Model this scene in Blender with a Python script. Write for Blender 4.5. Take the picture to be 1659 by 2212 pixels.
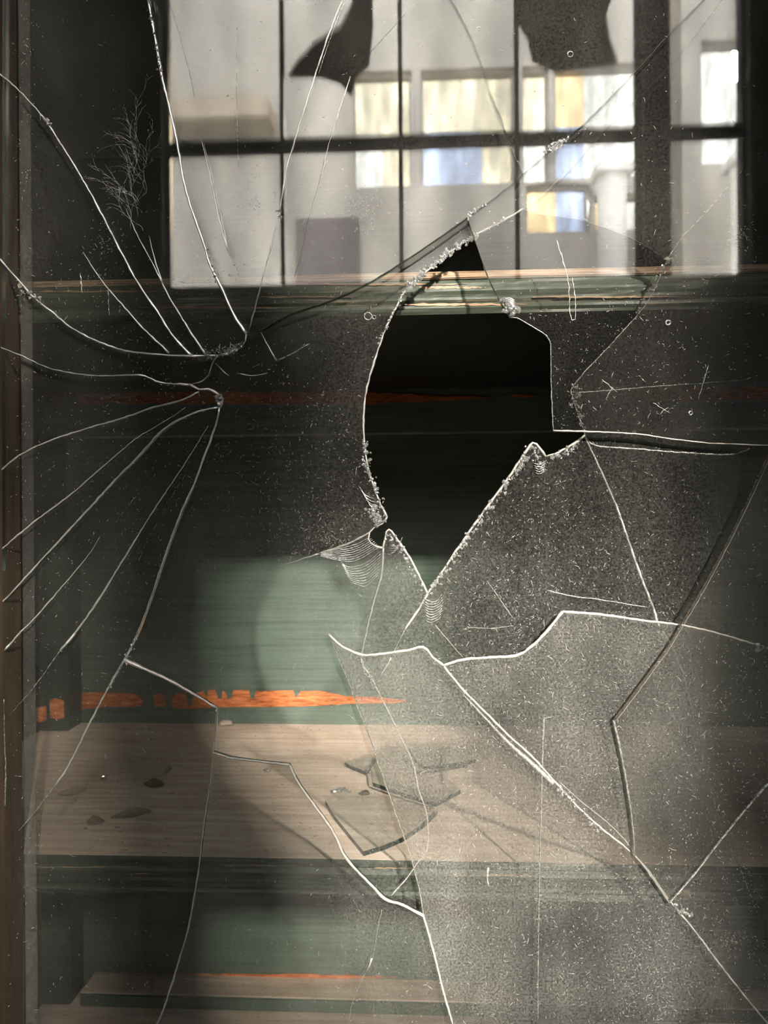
import bpy, bmesh, math, random
import numpy as np
from mathutils import Vector, Matrix, Euler
from mathutils.geometry import delaunay_2d_cdt

for o in list(bpy.data.objects):
    bpy.data.objects.remove(o)
SC = bpy.context.scene
COL = SC.collection
RNG = random.Random(7)
NR = np.random.RandomState(11)

# ------------------------------------------------------------------ camera
W, H, F = 1659.0, 2212.0, 1662.0
CAM = Vector((0.0, -0.43, 0.0))
ROT = (Matrix.Rotation(math.radians(3.0), 3, 'Z') @ Matrix.Rotation(math.radians(90), 3, 'X')
       @ Matrix.Rotation(math.radians(-0.45), 3, 'Z'))
cd = bpy.data.cameras.new('camera')
cam = bpy.data.objects.new('camera', cd)
COL.objects.link(cam)
cam.matrix_world = Matrix.Translation(CAM) @ ROT.to_4x4()
cd.sensor_fit = 'VERTICAL'
cd.sensor_height = 34.6
cd.lens = 34.6 * F / H
cd.clip_start = 0.02
cd.dof.use_dof = True
cd.dof.focus_distance = 0.437
cd.dof.aperture_fstop = 13.0
SC.camera = cam


def ray(px, py):
    return ROT @ Vector(((px - W / 2) / F, -(py - H / 2) / F, -1.0))


def at(px, py, Y):
    """point of the plane Y = const that lies on the line of sight of a photo pixel"""
    d = ray(px, py)
    return CAM + d * ((Y - CAM.y) / d.y)


def atz(px, py, Z):
    d = ray(px, py)
    return CAM + d * ((Z - CAM.z) / d.z)


# ------------------------------------------------------------------ light
wd = bpy.data.worlds.new('overcast_sky')
SC.world = wd
wd.use_nodes = True
bg = wd.node_tree.nodes['Background']
bg.inputs[0].default_value = (0.96, 0.98, 1.0, 1)
bg.inputs[1].default_value = 15.0
sd = bpy.data.lights.new('sun', 'SUN')
sun = bpy.data.objects.new('sun', sd)
COL.objects.link(sun)
d_ = ray(1655, 122)
sun_dir = Vector((-d_.x, d_.y, -d_.z)).normalized()      # direction in which the light travels
sun.rotation_euler = sun_dir.to_track_quat('-Z', 'Y').to_euler()
sun.location = (3, -8, 6)
sd.energy = 54.0
sd.angle = math.radians(3.8)
sd.color = (1.0, 0.955, 0.91)
SC.view_settings.view_transform = 'Standard'
SC.view_settings.look = 'None'
SC.view_settings.gamma = 1.0
SC.view_settings.use_curve_mapping = False
SC.view_settings.exposure = 1.0
SC.cycles.transparent_max_bounces = 40
SC.cycles.max_bounces = 6
SC.cycles.diffuse_bounces = 4
SC.cycles.glossy_bounces = 4
SC.cycles.adaptive_threshold = 0.025
SC.cycles.caustics_reflective = False
SC.cycles.caustics_refractive = False


# ------------------------------------------------------------------ materials
class NT:
    def __init__(s, name):
        s.m = bpy.data.materials.new(name)
        s.m.use_nodes = True
        s.t = s.m.node_tree
        s.t.nodes.clear()
        s.out = s.t.nodes.new('ShaderNodeOutputMaterial')

    def n(s, kind, ins=None, **kw):
        nd = s.t.nodes.new('ShaderNode' + kind)
        for k, v in kw.items():
            setattr(nd, k, v)
        for k, v in (ins or {}).items():
            s.set(nd.inputs[k], v)
        return nd

    def set(s, inp, v):
        if isinstance(v, bpy.types.NodeSocket):
            s.t.links.new(v, inp)
        else:
            if isinstance(v, tuple) and len(v) == 3 and inp.type == 'RGBA':
                v = v + (1,)
            inp.default_value = v

    def pos(s, scale=(1, 1, 1)):
        g = s.n('NewGeometry')
        mp = s.n('Mapping', {'Vector': g.outputs['Position'], 'Scale': scale})
        return mp.outputs[0]

    def noise(s, vec, scale, detail=4, rough=0.55, dist=0.0):
        return s.n('TexNoise', {'Vector': vec, 'Scale': scale, 'Detail': detail, 'Roughness': rough,
                                'Distortion': dist}).outputs[0]

    def ramp(s, fac, stops):
        r = s.n('ValToRGB', {'Fac': fac})
        el = r.color_ramp.elements
        while len(el) < len(stops):
            el.new(0.5)
        for e, (p, c) in zip(el, stops):
            e.position = p
            e.color = (c if len(c) == 4 else c + (1,)) if isinstance(c, tuple) else (c, c, c, 1)
        return r.outputs[0]

    def mixc(s, fac, a, b, mode='MIX'):
        nd = s.n('MixRGB', {'Fac': fac, 'Color1': a, 'Color2': b}, blend_type=mode)
        return nd.outputs[0]

    def math(s, op, a, b=0.0):
        return s.n('Math', {0: a, 1: b}, operation=op).outputs[0]

    def mix(s, fac, a, b):
        return s.n('MixShader', {0: fac, 1: a, 2: b}).outputs[0]

    def done(s, sh):
        s.t.links.new(sh, s.out.inputs[0])
        return s.m


def principled(t, color, rough=0.6, spec=0.4, bump=None, bs=0.3, bd=0.002, **kw):
    ins = {'Base Color': color, 'Roughness': rough, 'Specular IOR Level': spec}
    ins.update(kw)
    if bump is not None:
        ins['Normal'] = t.n('Bump', {'Height': bump, 'Strength': bs, 'Distance': bd}).outputs[0]
    return t.n('BsdfPrincipled', ins).outputs[0]


def mat_paint(name, dark, mid, wear, amount=0.62, rough=0.45):
    """old painted wood: streaks along the grain (X), paint rubbed off to the wood in places"""
    t = NT(name)
    st = t.noise(t.pos((1.6, 12, 60)), 6.0, 6, 0.6, 0.4)
    bl = t.noise(t.pos((1, 1, 1)), 14.0, 5, 0.6)
    c = t.mixc(bl, dark, mid)
    c2 = t.mixc(t.ramp(st, [(0.38, 0.75), (0.55, 1.0)]), (0.004, 0.006, 0.005), c)
    w = t.ramp(t.math('ADD', t.math('MULTIPLY', st, 0.75), t.math('MULTIPLY', bl, 0.3)),
               [(amount, 0.0), (amount + 0.06, 1.0)])
    c3 = t.mixc(w, c2, wear)
    return t.done(principled(t, c3, rough, 0.35, st, 0.35, 0.001))


def mat_plain(name, c1, c2, scale=8, rough=0.7, stretch=(1, 1, 1), spec=0.3, bs=0.2):
    t = NT(name)
    a = t.noise(t.pos(stretch), scale, 6, 0.6)
    return t.done(principled(t, t.mixc(t.ramp(a, [(0.3, 0.0), (0.7, 1.0)]), c1, c2), rough, spec, a, bs, 0.001))


def mat_shelf_top():
    t = NT('dusty_shelf_top')
    g = t.noise(t.pos((1.2, 14, 1)), 10.0, 6, 0.6, 0.3)
    b = t.noise(t.pos(), 9.0, 5, 0.55)
    s = t.noise(t.pos(), 260.0, 2, 0.6)
    c = t.mixc(t.ramp(b, [(0.3, 0.0), (0.7, 1.0)]), (0.52, 0.405, 0.325), (0.72, 0.60, 0.515))
    c = t.mixc(t.ramp(g, [(0.40, 0.35), (0.62, 0.0)]), c, (0.19, 0.13, 0.09))
    c = t.mixc(t.ramp(s, [(0.66, 0.0), (0.72, 0.7)]), c, (0.10, 0.075, 0.055))
    return t.done(principled(t, c, 0.8, 0.2, g, 0.15, 0.0006))


def mat_orange():
    t = NT('bare_orange_wood')
    g = t.noise(t.pos((3, 1, 18)), 30.0, 6, 0.65, 0.5)
    c = t.ramp(g, [(0.32, (0.20, 0.052, 0.016)), (0.5, (0.52, 0.155, 0.048)), (0.68, (0.70, 0.27, 0.11))])
    return t.done(principled(t, c, 0.75, 0.2, g, 0.3, 0.0008))


def mat_bare():
    t = NT('bare_wood_edge')
    g = t.noise(t.pos((1.2, 10, 40)), 22.0, 6, 0.65, 0.5)
    c = t.ramp(g, [(0.30, (0.07, 0.040, 0.024)), (0.5, (0.28, 0.185, 0.12)), (0.7, (0.42, 0.31, 0.22))])
    return t.done(principled(t, c, 0.75, 0.2, g, 0.4, 0.0008))


def mat_glass(name, film, front=True, haze=0.78):
    """sheet glass; the front face carries a thin uneven film of dust"""
    t = NT(name)
    tr = t.n('BsdfTransparent', {'Color': tuple(v * (haze if front else 1.0) for v in (0.978, 0.978, 0.968))}).outputs[0]
    gl = t.n('BsdfGlossy', {'Color': (1, 1, 1), 'Roughness': 0.0}).outputs[0]
    g = t.n('NewGeometry')
    cs = t.math('ABSOLUTE', t.n('VectorMath', {0: g.outputs['Incoming'], 1: g.outputs['Normal']}, operation='DOT_PRODUCT').outputs['Value'])
    fr = t.math('ADD', 0.045, t.math('MULTIPLY', t.math('POWER', t.math('SUBTRACT', 1.0, cs), 5.0), 0.95))
    sh = t.mix(fr, tr, gl)                 # mirror share of one glass surface (Schlick)
    if front:
        a = t.noise(t.pos(), 7.0, 2, 0.6)
        b = t.noise(t.pos((1, 1, 0.5)), 45.0, 3, 0.65)
        c = t.noise(t.pos(), 900.0, 1, 0.6)
        f = t.math('MULTIPLY', t.ramp(a, [(0.3, 0.45), (0.7, 1.35)]), t.ramp(b, [(0.3, 0.7), (0.72, 1.3)]))
        f = t.math('MULTIPLY', f, t.ramp(c, [(0.35, 0.45), (0.65, 1.6)]))
        f = t.math('MULTIPLY', f, film)
        du = t.n('BsdfDiffuse', {'Color': (0.72, 0.70, 0.66)}).outputs[0]
        sh = t.mix(f, sh, du)
    return t.done(sh)


def mat_crack(name, col, gl_fac=0.45, rough=0.22, tr=0.12):
    """broken glass surface: bright, part mirror, part frosted"""
    t = NT(name)
    n = t.noise(t.pos(), 500.0, 1, 0.6)
    df = t.n('BsdfDiffuse', {'Color': col}).outputs[0]
    gl = t.n('BsdfGlossy', {'Color': col, 'Roughness': rough}).outputs[0]
    ta = t.n('BsdfTransparent', {'Color': (1, 1, 1)}).outputs[0]
    sh = t.mix(gl_fac, df, gl)
    sh = t.mix(t.ramp(n, [(0.35, tr * 2.2), (0.65, tr * 0.3)]), sh, ta)
    return t.done(sh)


def mat_edge():
    t = NT('broken_glass_edge')
    tr = t.n('BsdfTransparent', {'Color': (0.35, 0.45, 0.40)}).outputs[0]
    gl = t.n('BsdfGlossy', {'Color': (0.75, 0.85, 0.80), 'Roughness': 0.12}).outputs[0]
    return t.done(t.mix(0.45, tr, gl))


def mat_pane(name, tint, film=0.0):
    t = NT(name)
    n = t.noise(t.pos((3, 3, 0.7)), 3.0, 1, 0.6)
    c = t.mixc(t.ramp(n, [(0.3, 0.0), (0.7, 1.0)]), tuple(v * 0.72 for v in tint), tint)
    tr = t.n('BsdfTransparent', {'Color': c}).outputs[0]
    gl = t.n('BsdfGlossy', {'Color': (1, 1, 1), 'Roughness': 0.05}).outputs[0]
    sh = t.mix(0.04, tr, gl)
    if film:
        sh = t.mix(t.ramp(n, [(0.35, film * 0.4), (0.7, film * 1.5)]), sh,
                   t.n('BsdfDiffuse', {'Color': (0.45, 0.42, 0.37)}).outputs[0])
    return t.done(sh)


M = {}
M['green_back'] = mat_paint('green_back_paint', (0.060, 0.085, 0.068), (0.135, 0.18, 0.15), (0.20, 0.16, 0.11), 0.70)
M['green_cleat'] = mat_paint('green_cleat_paint', (0.10, 0.15, 0.12), (0.18, 0.25, 0.20), (0.25, 0.2, 0.14), 0.74)  # same paint as the back panel, lightened as if catching more light
M['green_dark'] = mat_paint('dark_green_paint', (0.020, 0.030, 0.024), (0.050, 0.070, 0.056), (0.16, 0.13, 0.09), 0.66)
M['green_edge'] = mat_paint('worn_green_edge_paint', (0.036, 0.044, 0.032), (0.085, 0.10, 0.075), (0.30, 0.23, 0.15), 0.60)
M['green_edge2'] = mat_paint('dark_green_edge_paint', (0.022, 0.030, 0.024), (0.055, 0.070, 0.055), (0.17, 0.14, 0.10), 0.63)
M['black_paint'] = mat_paint('blackened_paint', (0.005, 0.006, 0.005), (0.011, 0.013, 0.011), (0.03, 0.025, 0.02), 0.74)  # near black stands in for the shade over and under the shelves
M['shelf_top'] = mat_shelf_top()
M['orange'] = mat_orange()
M['bare'] = mat_bare()
M['brown'] = mat_plain('brown_stile_wood', (0.035, 0.022, 0.014), (0.085, 0.055, 0.034), 14, 0.6, (8, 8, 1))
M['glass_light'] = mat_glass('sheet_glass_lightly_dusty', 0.012)
M['glass_mid'] = mat_glass('sheet_glass_dusty', 0.029)
M['glass_heavy'] = mat_glass('sheet_glass_very_dusty', 0.060)
M['trim'] = mat_glass('cloudy_edge_strip', 0.07)
M['glass_clear'] = mat_glass('clear_loose_glass', 0.004, True, 0.98)
M['glass_back'] = mat_glass('sheet_glass_clean_side', 0, False)
M['edge'] = mat_edge()
M['crack'] = mat_crack('crack_face', (0.74, 0.74, 0.70), 0.6, 0.18)
M['crack_faint'] = mat_crack('hairline_crack', (0.52, 0.52, 0.48), 0.45, 0.25, 0.30)
M['crack_fresh'] = mat_crack('fresh_crack_face', (0.97, 0.97, 0.93), 0.6, 0.18, 0.06)  # brighter copy of the crack colour, paints in light the shaded left lacks
M['crack_dark'] = mat_crack('dark_crack_face', (0.035, 0.035, 0.03), 0.4, 0.25, 0.2)
M['veins'] = mat_crack('dried_water', (0.62, 0.62, 0.58), 0.0, 0.3, 0.30)
M['rim'] = mat_crack('bright_broken_rim', (0.46, 0.425, 0.385), 0.3, 0.3, 0.10)
M['rim_brown'] = mat_crack('dirty_broken_rim', (0.085, 0.06, 0.035), 0.1, 0.4, 0.15)
M['chip'] = mat_crack('chipped_glass', (0.60, 0.60, 0.58), 0.75, 0.10, 0.30)
M['dust'] = mat_plain('dust_fleck', (0.15, 0.147, 0.14), (0.23, 0.222, 0.21), 300, 0.9)
M['dirt'] = mat_plain('dark_dirt_spot', (0.03, 0.028, 0.022), (0.07, 0.06, 0.045), 100, 0.9)
def mat_loose_edge():
    t = NT('dark_green_glass_edge')
    n = t.noise(t.pos(), 160.0, 3, 0.6)
    tr = t.n('BsdfTransparent', {'Color': (0.25, 0.36, 0.31)}).outputs[0]
    return t.done(t.mix(t.ramp(n, [(0.3, 0.0), (0.7, 0.22)]), principled(t, (0.008, 0.018, 0.014), 0.3, 0.4), tr))


M['loose_edge'] = mat_loose_edge()
M['flake'] = mat_plain('paint_flake', (0.12, 0.10, 0.075), (0.30, 0.25, 0.19), 60, 0.8)
M['flake_dark'] = mat_plain('dark_crumb', (0.035, 0.025, 0.018), (0.09, 0.06, 0.04), 90, 0.7)
M['pebble'] = mat_plain('pale_pebble', (0.40, 0.32, 0.25), (0.55, 0.46, 0.38), 120, 0.8)
M['wall_dark'] = mat_plain('grimy_dark_wall', (0.065, 0.067, 0.060), (0.10, 0.10, 0.09), 3, 0.85)
M['floor_dark'] = mat_plain('dirty_concrete_floor', (0.07, 0.065, 0.058), (0.13, 0.12, 0.11), 3, 0.9)
M['steel'] = mat_plain('dark_steel_bar', (0.022, 0.024, 0.023), (0.045, 0.046, 0.043), 20, 0.55)
M['plaster'] = mat_plain('grey_plaster', (0.34, 0.325, 0.30), (0.45, 0.425, 0.39), 1.3, 0.9)
M['plaster_white'] = mat_plain('white_plaster', (0.80, 0.79, 0.77), (0.9, 0.89, 0.87), 2, 0.9)
M['plaster_cream'] = mat_plain('cream_plaster', (0.36, 0.31, 0.25), (0.44, 0.39, 0.32), 2, 0.9)
M['plaster_mauve'] = mat_plain('mauve_plaster', (0.15, 0.13, 0.135), (0.18, 0.16, 0.165), 2, 0.9)
M['hall_floor'] = mat_plain('pale_concrete_floor', (0.38, 0.36, 0.33), (0.5, 0.48, 0.44), 2, 0.9)
M['sack'] = mat_plain('brown_sacking', (0.13, 0.10, 0.08), (0.21, 0.17, 0.135), 9, 0.95)
M['pane'] = mat_pane('dirty_partition_glass', (0.96, 0.95, 0.93), 0.03)
M['p_cream'] = mat_pane('cream_window_glass', (0.90, 0.86, 0.75))
M['p_amber'] = mat_pane('amber_window_glass', (0.92, 0.80, 0.60))
M['p_blue'] = mat_pane('blue_window_glass', (0.70, 0.76, 0.88))
M['p_white'] = mat_pane('clear_window_glass', (0.97, 0.97, 0.95))


# ------------------------------------------------------------------ object helpers
def origin(parent):
    return Vector(parent['_o']) if parent is not None and '_o' in parent else Vector((0, 0, 0))


def mesh_obj(name, verts, faces, mats, parent=None, fm=None, smooth=False, base=None):
    """one mesh object; verts in world coordinates. With no parent, base is the object's own origin."""
    off = origin(parent) if parent is not None else Vector(base or (0, 0, 0))
    me = bpy.data.meshes.new(name)
    V = np.asarray([tuple(v) for v in verts], dtype=float) - np.array(off)
    used = sorted({i for f in faces for i in f})
    if len(used) < len(V):                       # drop points that no face uses
        ix = {u: k for k, u in enumerate(used)}
        V = V[used]
        faces = [tuple(ix[i] for i in f) for f in faces]
    me.from_pydata(V.tolist(), [], faces)
    for m in (mats if isinstance(mats, (list, tuple)) else [mats]):
        me.materials.append(M[m])
    if fm is not None:
        me.polygons.foreach_set('material_index', fm)
    if smooth:
        me.polygons.foreach_set('use_smooth', [True] * len(me.polygons))
    me.update()
    o = bpy.data.objects.new(name, me)
    COL.objects.link(o)
    if parent is not None:
        o.parent = parent
        o['_o'] = tuple(off)
    else:
        o.location = off
        o['_o'] = tuple(off)
    return o


def thing(name, loc, label, cat, group=None):
    o = bpy.data.objects.new(name, None)
    o.empty_display_size = 0.02
    COL.objects.link(o)
    o.location = loc
    o['_o'] = tuple(loc)
    return tag(o, label, cat, group)


def tag(o, label, cat, group=None, kind=None):
    o['label'] = label
    o['category'] = cat
    if group:
        o['group'] = group
    if kind:
        o['kind'] = kind
    return o


def struct(o, label=None):
    o['kind'] = 'structure'
    if label:
        o['label'] = label
    return o


def box_vf(x0, x1, y0, y1, z0, z1):
    v = [(x, y, z) for x in (x0, x1) for y in (y0, y1) for z in (z0, z1)]
    f = [(0, 1, 3, 2), (4, 6, 7, 5), (0, 4, 5, 1), (2, 3, 7, 6), (0, 2, 6, 4), (1, 5, 7, 3)]
    return v, f


def box(name, b, mat, parent=None, bevel=0.0, base=None):
    v, f = box_vf(*b)
    if not bevel:
        return mesh_obj(name, v, f, mat, parent, base=base)
    bm = bmesh.new()
    bv = [bm.verts.new(p) for p in v]
    for q in f:
        bm.faces.new([bv[i] for i in q])
    bmesh.ops.recalc_face_normals(bm, faces=bm.faces[:])
    bmesh.ops.bevel(bm, geom=bm.edges[:], offset=bevel, segments=2, affect='EDGES')
    bm.verts.index_update()
    vs = [tuple(p.co) for p in bm.verts]
    fs = [[p.index for p in q.verts] for q in bm.faces]
    bm.free()
    return mesh_obj(name, vs, fs, mat, parent, base=base)


def catmull(pts, step):
    """smooth polyline through 2-D or 3-D points"""
    P = [np.array(p, float) for p in pts]
    if len(P) == 2:
        n = max(1, int(np.linalg.norm(P[1] - P[0]) / step))
        return [P[0] + (P[1] - P[0]) * i / n for i in range(n + 1)]
    out = []
    for i in range(len(P) - 1):
        a = P[i - 1] if i else 2 * P[0] - P[1]
        b, c = P[i], P[i + 1]
        d = P[i + 2] if i + 2 < len(P) else 2 * P[-1] - P[-2]
        n = max(1, int(np.linalg.norm(c - b) / step))
        for k in range(n):
            t = k / n
            out.append(0.5 * ((2 * b) + (c - a) * t + (2 * a - 5 * b + 4 * c - d) * t * t + (3 * b - a - 3 * c + d) * t ** 3))
    out.append(P[-1])
    return out


def tube_vf(pts, rad, n=6, flat=1.0, base=0):
    """tube along 3-D points, rad a list of radii; 'flat' squashes it along Y"""
    V, Fc = [], []
    m = len(pts)
    for i, p in enumerate(pts):
        t = pts[min(i + 1, m - 1)] - pts[max(i - 1, 0)]
        L = np.linalg.norm(t)
        t = t / L if L > 1e-12 else np.array([1.0, 0, 0])
        s = np.cross(t, (0, 1, 0))
        L = np.linalg.norm(s)
        s = s / L if L > 1e-6 else np.array([1.0, 0, 0])
        u = np.cross(s, t)
        for k in range(n):
            a = 2 * math.pi * k / n
            V.append(p + rad[i] * (math.cos(a) * s + flat * math.sin(a) * u))
    for i in range(m - 1):
        for k in range(n):
            k2 = (k + 1) % n
            Fc.append((base + i * n + k, base + i * n + k2, base + (i + 1) * n + k2, base + (i + 1) * n + k))
    Fc.append(tuple(base + k for k in range(n))[::-1])
    Fc.append(tuple(base + (m - 1) * n + k for k in range(n)))
    return V, Fc


PXM = 0.43 / F          # metres per photo pixel on the glass


def glass_line(name, pts, w0, w1, Y, parent, mat='crack', jit=0.3, wav=0.6, step=9, n=6):
    """a crack or rim: thin rounded line in the glass, widths in photo pixels at both ends"""
    c = catmull(pts, step)
    m = len(c)
    P, R = [], []
    ph = RNG.random() * 6
    for i, q in enumerate(c):
        s = i / max(1, m - 1)
        w = w0 + (w1 - w0) * s
        w *= 1 + jit * (0.6 * math.sin(i * 0.9 + ph) * math.sin(i * 0.37 + 2 * ph) + RNG.uniform(-0.5, 0.5))
        P.append(np.array(at(q[0] + RNG.uniform(-wav, wav), q[1] + RNG.uniform(-wav, wav), Y)))
        R.append(max(0.12, w / 2) * PXM)
    V, Fc = tube_vf(P, R, n)
    return mesh_obj(name, V, Fc, mat, parent, smooth=True)


def regions(outer, lines, holes=()):
    """split the polygon 'outer' along the polylines; returns one triangle list per connected region.
    holes: seed points, the region that holds one is left out"""
    pts, idx, edges = [], {}, []

    def vid(p):
        k = (round(p[0], 2), round(p[1], 2))
        if k not in idx:
            idx[k] = len(pts)
            pts.append(Vector(k))
        return idx[k]
    for poly, closed in [(outer, True)] + [(l, False) for l in lines]:
        ids = [vid(p) for p in poly]
        if closed:
            ids.append(ids[0])
        for a, b in zip(ids, ids[1:]):
            if a != b:
                edges.append((a, b))
    vs, es, fs, ov, oe, of = delaunay_2d_cdt(pts, edges, [], 0, 0.05)
    con = set()
    for e, org in zip(es, oe):
        if len(org):
            con.add(tuple(sorted(e)))
    e2f = {}
    for i, f in enumerate(fs):
        for a, b in zip(f, f[1:] + f[:1]):
            e2f.setdefault(tuple(sorted((a, b))), []).append(i)
    seen = [-1] * len(fs)
    out = []
    for i in range(len(fs)):
        if seen[i] >= 0:
            continue
        r = len(out)
        st, comp = [i], []
        seen[i] = r
        while st:
            j = st.pop()
            comp.append(j)
            f = fs[j]
            for a, b in zip(f, f[1:] + f[:1]):
                k = tuple(sorted((a, b)))
                if k in con:
                    continue
                for q in e2f[k]:
                    if seen[q] < 0:
                        seen[q] = r
                        st.append(q)
        out.append([fs[j] for j in comp])

    def inside(p, tris):
        for t in tris:
            a, b, c = (vs[q] for q in t)
            s1 = (b - a).cross(p - a)
            s2 = (c - b).cross(p - b)
            s3 = (a - c).cross(p - c)
            if (s1 >= 0 and s2 >= 0 and s3 >= 0) or (s1 <= 0 and s2 <= 0 and s3 <= 0):
                return True
        return False
    xs = [p[0] for p in outer]
    ys = [p[1] for p in outer]
    keep = []
    for tris in out:
        a, b, c = (vs[q] for q in max(tris, key=lambda t: abs((vs[t[1]] - vs[t[0]]).cross(vs[t[2]] - vs[t[0]]))))
        g = (a + b + c) / 3
        if not (min(xs) < g.x < max(xs) and min(ys) < g.y < max(ys)):
            continue
        if any(inside(Vector(h), tris) for h in holes):
            continue
        area = sum(abs((vs[t[1]] - vs[t[0]]).cross(vs[t[2]] - vs[t[0]])) / 2 for t in tris)
        keep.append((area, tris))
    return vs, keep


def slab_vf(vs, tris, to3a, to3b):
    """closed slab from triangles: to3a gives the front point, to3b the back point of a 2-D vertex"""
    used = sorted({i for t in tris for i in t})
    ix = {v: k for k, v in enumerate(used)}
    n = len(used)
    V = [to3a(vs[i]) for i in used] + [to3b(vs[i]) for i in used]
    Fc, fm = [], []
    ec = {}
    for t in tris:
        a, b, c = t
        if (vs[b] - vs[a]).cross(vs[c] - vs[a]) > 0:        # photo y runs down: keep the front face towards the viewer
            a, c = c, a
        Fc.append((ix[a], ix[b], ix[c])); fm.append(0)
        Fc.append((n + ix[c], n + ix[b], n + ix[a])); fm.append(1)
        for p, q in ((a, b), (b, c), (c, a)):
            ec[(p, q)] = ec.get((p, q), 0) + 1
    for (p, q) in ec:
        if (q, p) not in ec:
            Fc.append((ix[q], ix[p], n + ix[p], n + ix[q])); fm.append(2)
    return V, Fc, fm


def extend(line, x0=0, x1=1659, y0=0, y1=2212, d=190):
    """lines that leave the picture run on to the frame of the pane"""
    L = [np.array(p, float) for p in line]

    def end(p, q):
        if p[0] <= x0 + 2 or p[0] >= x1 - 2 or p[1] <= y0 + 2 or p[1] >= y1 - 2:
            v = (p - q) / max(1e-6, np.linalg.norm(p - q))
            return p + v * d * 1.6
        return None
    a, b = end(L[0], L[1]), end(L[-1], L[-2])
    if a is not None:
        L.insert(0, a)
    if b is not None:
        L.append(b)
    return [tuple(p) for p in L]


# ================================================================== SETTING: the dim room and the light court behind the camera
YP = -1.6            # glazed partition behind the camera
YF = -6.4            # far wall of the light court beyond it
FLOOR, CEIL = -1.35, 2.75


def mx(px, Y, py=300):       # place in the room of something seen mirrored in the glass
    return at(px, py, -Y).x


def mz(py, Y, px=900):
    return at(px, py, -Y).z


struct(box('floor', (-2.4, 2.6, YP, 0.6, FLOOR - 0.1, FLOOR), 'floor_dark'))
struct(box('ceiling', (-2.4, 2.6, YP, 0.6, CEIL, CEIL + 0.1), 'wall_dark'))
struct(box('wall_left', (-2.5, -2.4, YP, 0.6, FLOOR, CEIL), 'wall_dark'))
struct(box('wall_right', (2.6, 2.7, YP, 0.6, FLOOR, CEIL), 'wall_dark'))
struct(box('wall_front', (-2.4, 2.6, 0.42, 0.52, FLOOR, CEIL), 'wall_dark'))

# partition wall with two glazed bays
b_l, b_p0, b_p1, b_r = mx(345, YP), mx(1394, YP), mx(1447, YP), mx(1627, YP)
z_sill, z_bar, z_top = mz(612, YP), mz(290, YP), mz(-330, YP)
outer = [(-2.6, FLOOR - 0.1), (2.8, FLOOR - 0.1), (2.8, 3.3), (-2.6, 3.3)]
hl = [[(a, z_sill), (b, z_sill), (b, z_top), (a, z_top), (a, z_sill)] for a, b in ((b_l, b_p0), (b_p1, b_r))]
vs, rg = regions(outer, hl, [((b_l + b_p0) / 2, (z_sill + z_top) / 2), ((b_r + b_p1) / 2, (z_sill + z_top) / 2)])
V, Fc, fm = slab_vf(vs, rg[0][1], lambda p: (p.x, YP, p.y), lambda p: (p.x, YP - 0.09, p.y))
struct(mesh_obj('wall_back', V, Fc, ['wall_dark', 'plaster', 'wall_dark'], None, fm))


def glazing(name, x0, x1, bars, label):
    t = thing(name, ((x0 + x1) / 2, YP - 0.05, z_sill), label, 'window')
    struct(t)
    y0, y1 = YP - 0.055, YP - 0.025
    fw = 0.014
    box('frame_rail', (x0, x1, y0, y1, z_sill, z_sill + fw), 'steel', t, 0.004)
    box('frame_rail', (x0, x1, y0, y1, z_top - fw, z_top), 'steel', t, 0.004)
    box('frame_stile', (x0, x0 + fw, y0, y1, z_sill + fw, z_top - fw), 'steel', t, 0.004)
    box('frame_stile', (x1 - fw, x1, y0, y1, z_sill + fw, z_top - fw), 'steel', t, 0.004)
    box('glazing_bar', (x0 + fw, x1 - fw, y0, y1, z_bar - 0.0175, z_bar + 0.0175), 'steel', t, 0.004)
    xs = [x0 + fw] + [b for b in bars] + [x1 - fw]
    for b in bars:
        box('glazing_bar', (b - 0.006, b + 0.006, y0 + 0.004, y1 - 0.004, z_sill + fw, z_bar - 0.0175), 'steel', t, 0.003)
        box('glazing_bar', (b - 0.006, b + 0.006, y0 + 0.004, y1 - 0.004, z_bar + 0.0175, z_top - fw), 'steel', t, 0.003)
    ym = (y0 + y1) / 2
    for i in range(len(xs) - 1):
        a = xs[i] + (0.006 if i else 0)
        c = xs[i + 1] - (0.006 if i < len(xs) - 2 else 0)
        for za, zb in ((z_sill + fw, z_bar - 0.0175), (z_bar + 0.0175, z_top - fw)):
            box('pane', (a, c, ym - 0.002, ym + 0.002, za, zb), 'pane', t)
    return t


w1 = glazing('window_1', b_l, b_p0, [mx(604, YP), mx(865, YP), mx(1121, YP)],
             'wide dark steel window of eight panes reflected across the top of the glass')
w2 = glazing('window_2', b_p1, b_r, [],
             'narrow steel window beyond the thick post, reflected at the right edge')

# the light court
struct(box('floor_court', (-6, 8, YF - 0.3, YP - 0.09, FLOOR - 0.1, FLOOR), 'hall_floor'))
struct(box('wall_court_left', (-6.2, -6, YF - 0.3, YP - 0.09, FLOOR, 5.0), 'plaster'))
struct(box('wall_court_right', (8, 8.2, YF - 0.3, YP - 0.09, FLOOR, 5.0), 'plaster'))
wins = [(762, 890, 150, 402), (910, 1112, 150, 402), (1128, 1186, 150, 402), (1199, 1398, 150, 396), (1516, 1642, 112, 374),
        (1136, 1272, 408, 512), (1284, 1398, 432, 508)]
WR = [(mx(a, YF), mx(b, YF), mz(d, YF), mz(c, YF)) for a, b, c, d in wins]
outer = [(-6.2, FLOOR), (8.2, FLOOR), (8.2, 5.0), (-6.2, 5.0)]
vs, rg = regions(outer, [[(a, c), (b, c), (b, d), (a, d), (a, c)] for a, b, c, d in WR],
                 [((a + b) / 2, (c + d) / 2) for a, b, c, d in WR])
V, Fc, fm = slab_vf(vs, rg[0][1], lambda p: (p.x, YF, p.y), lambda p: (p.x, YF - 0.2, p.y))
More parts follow.
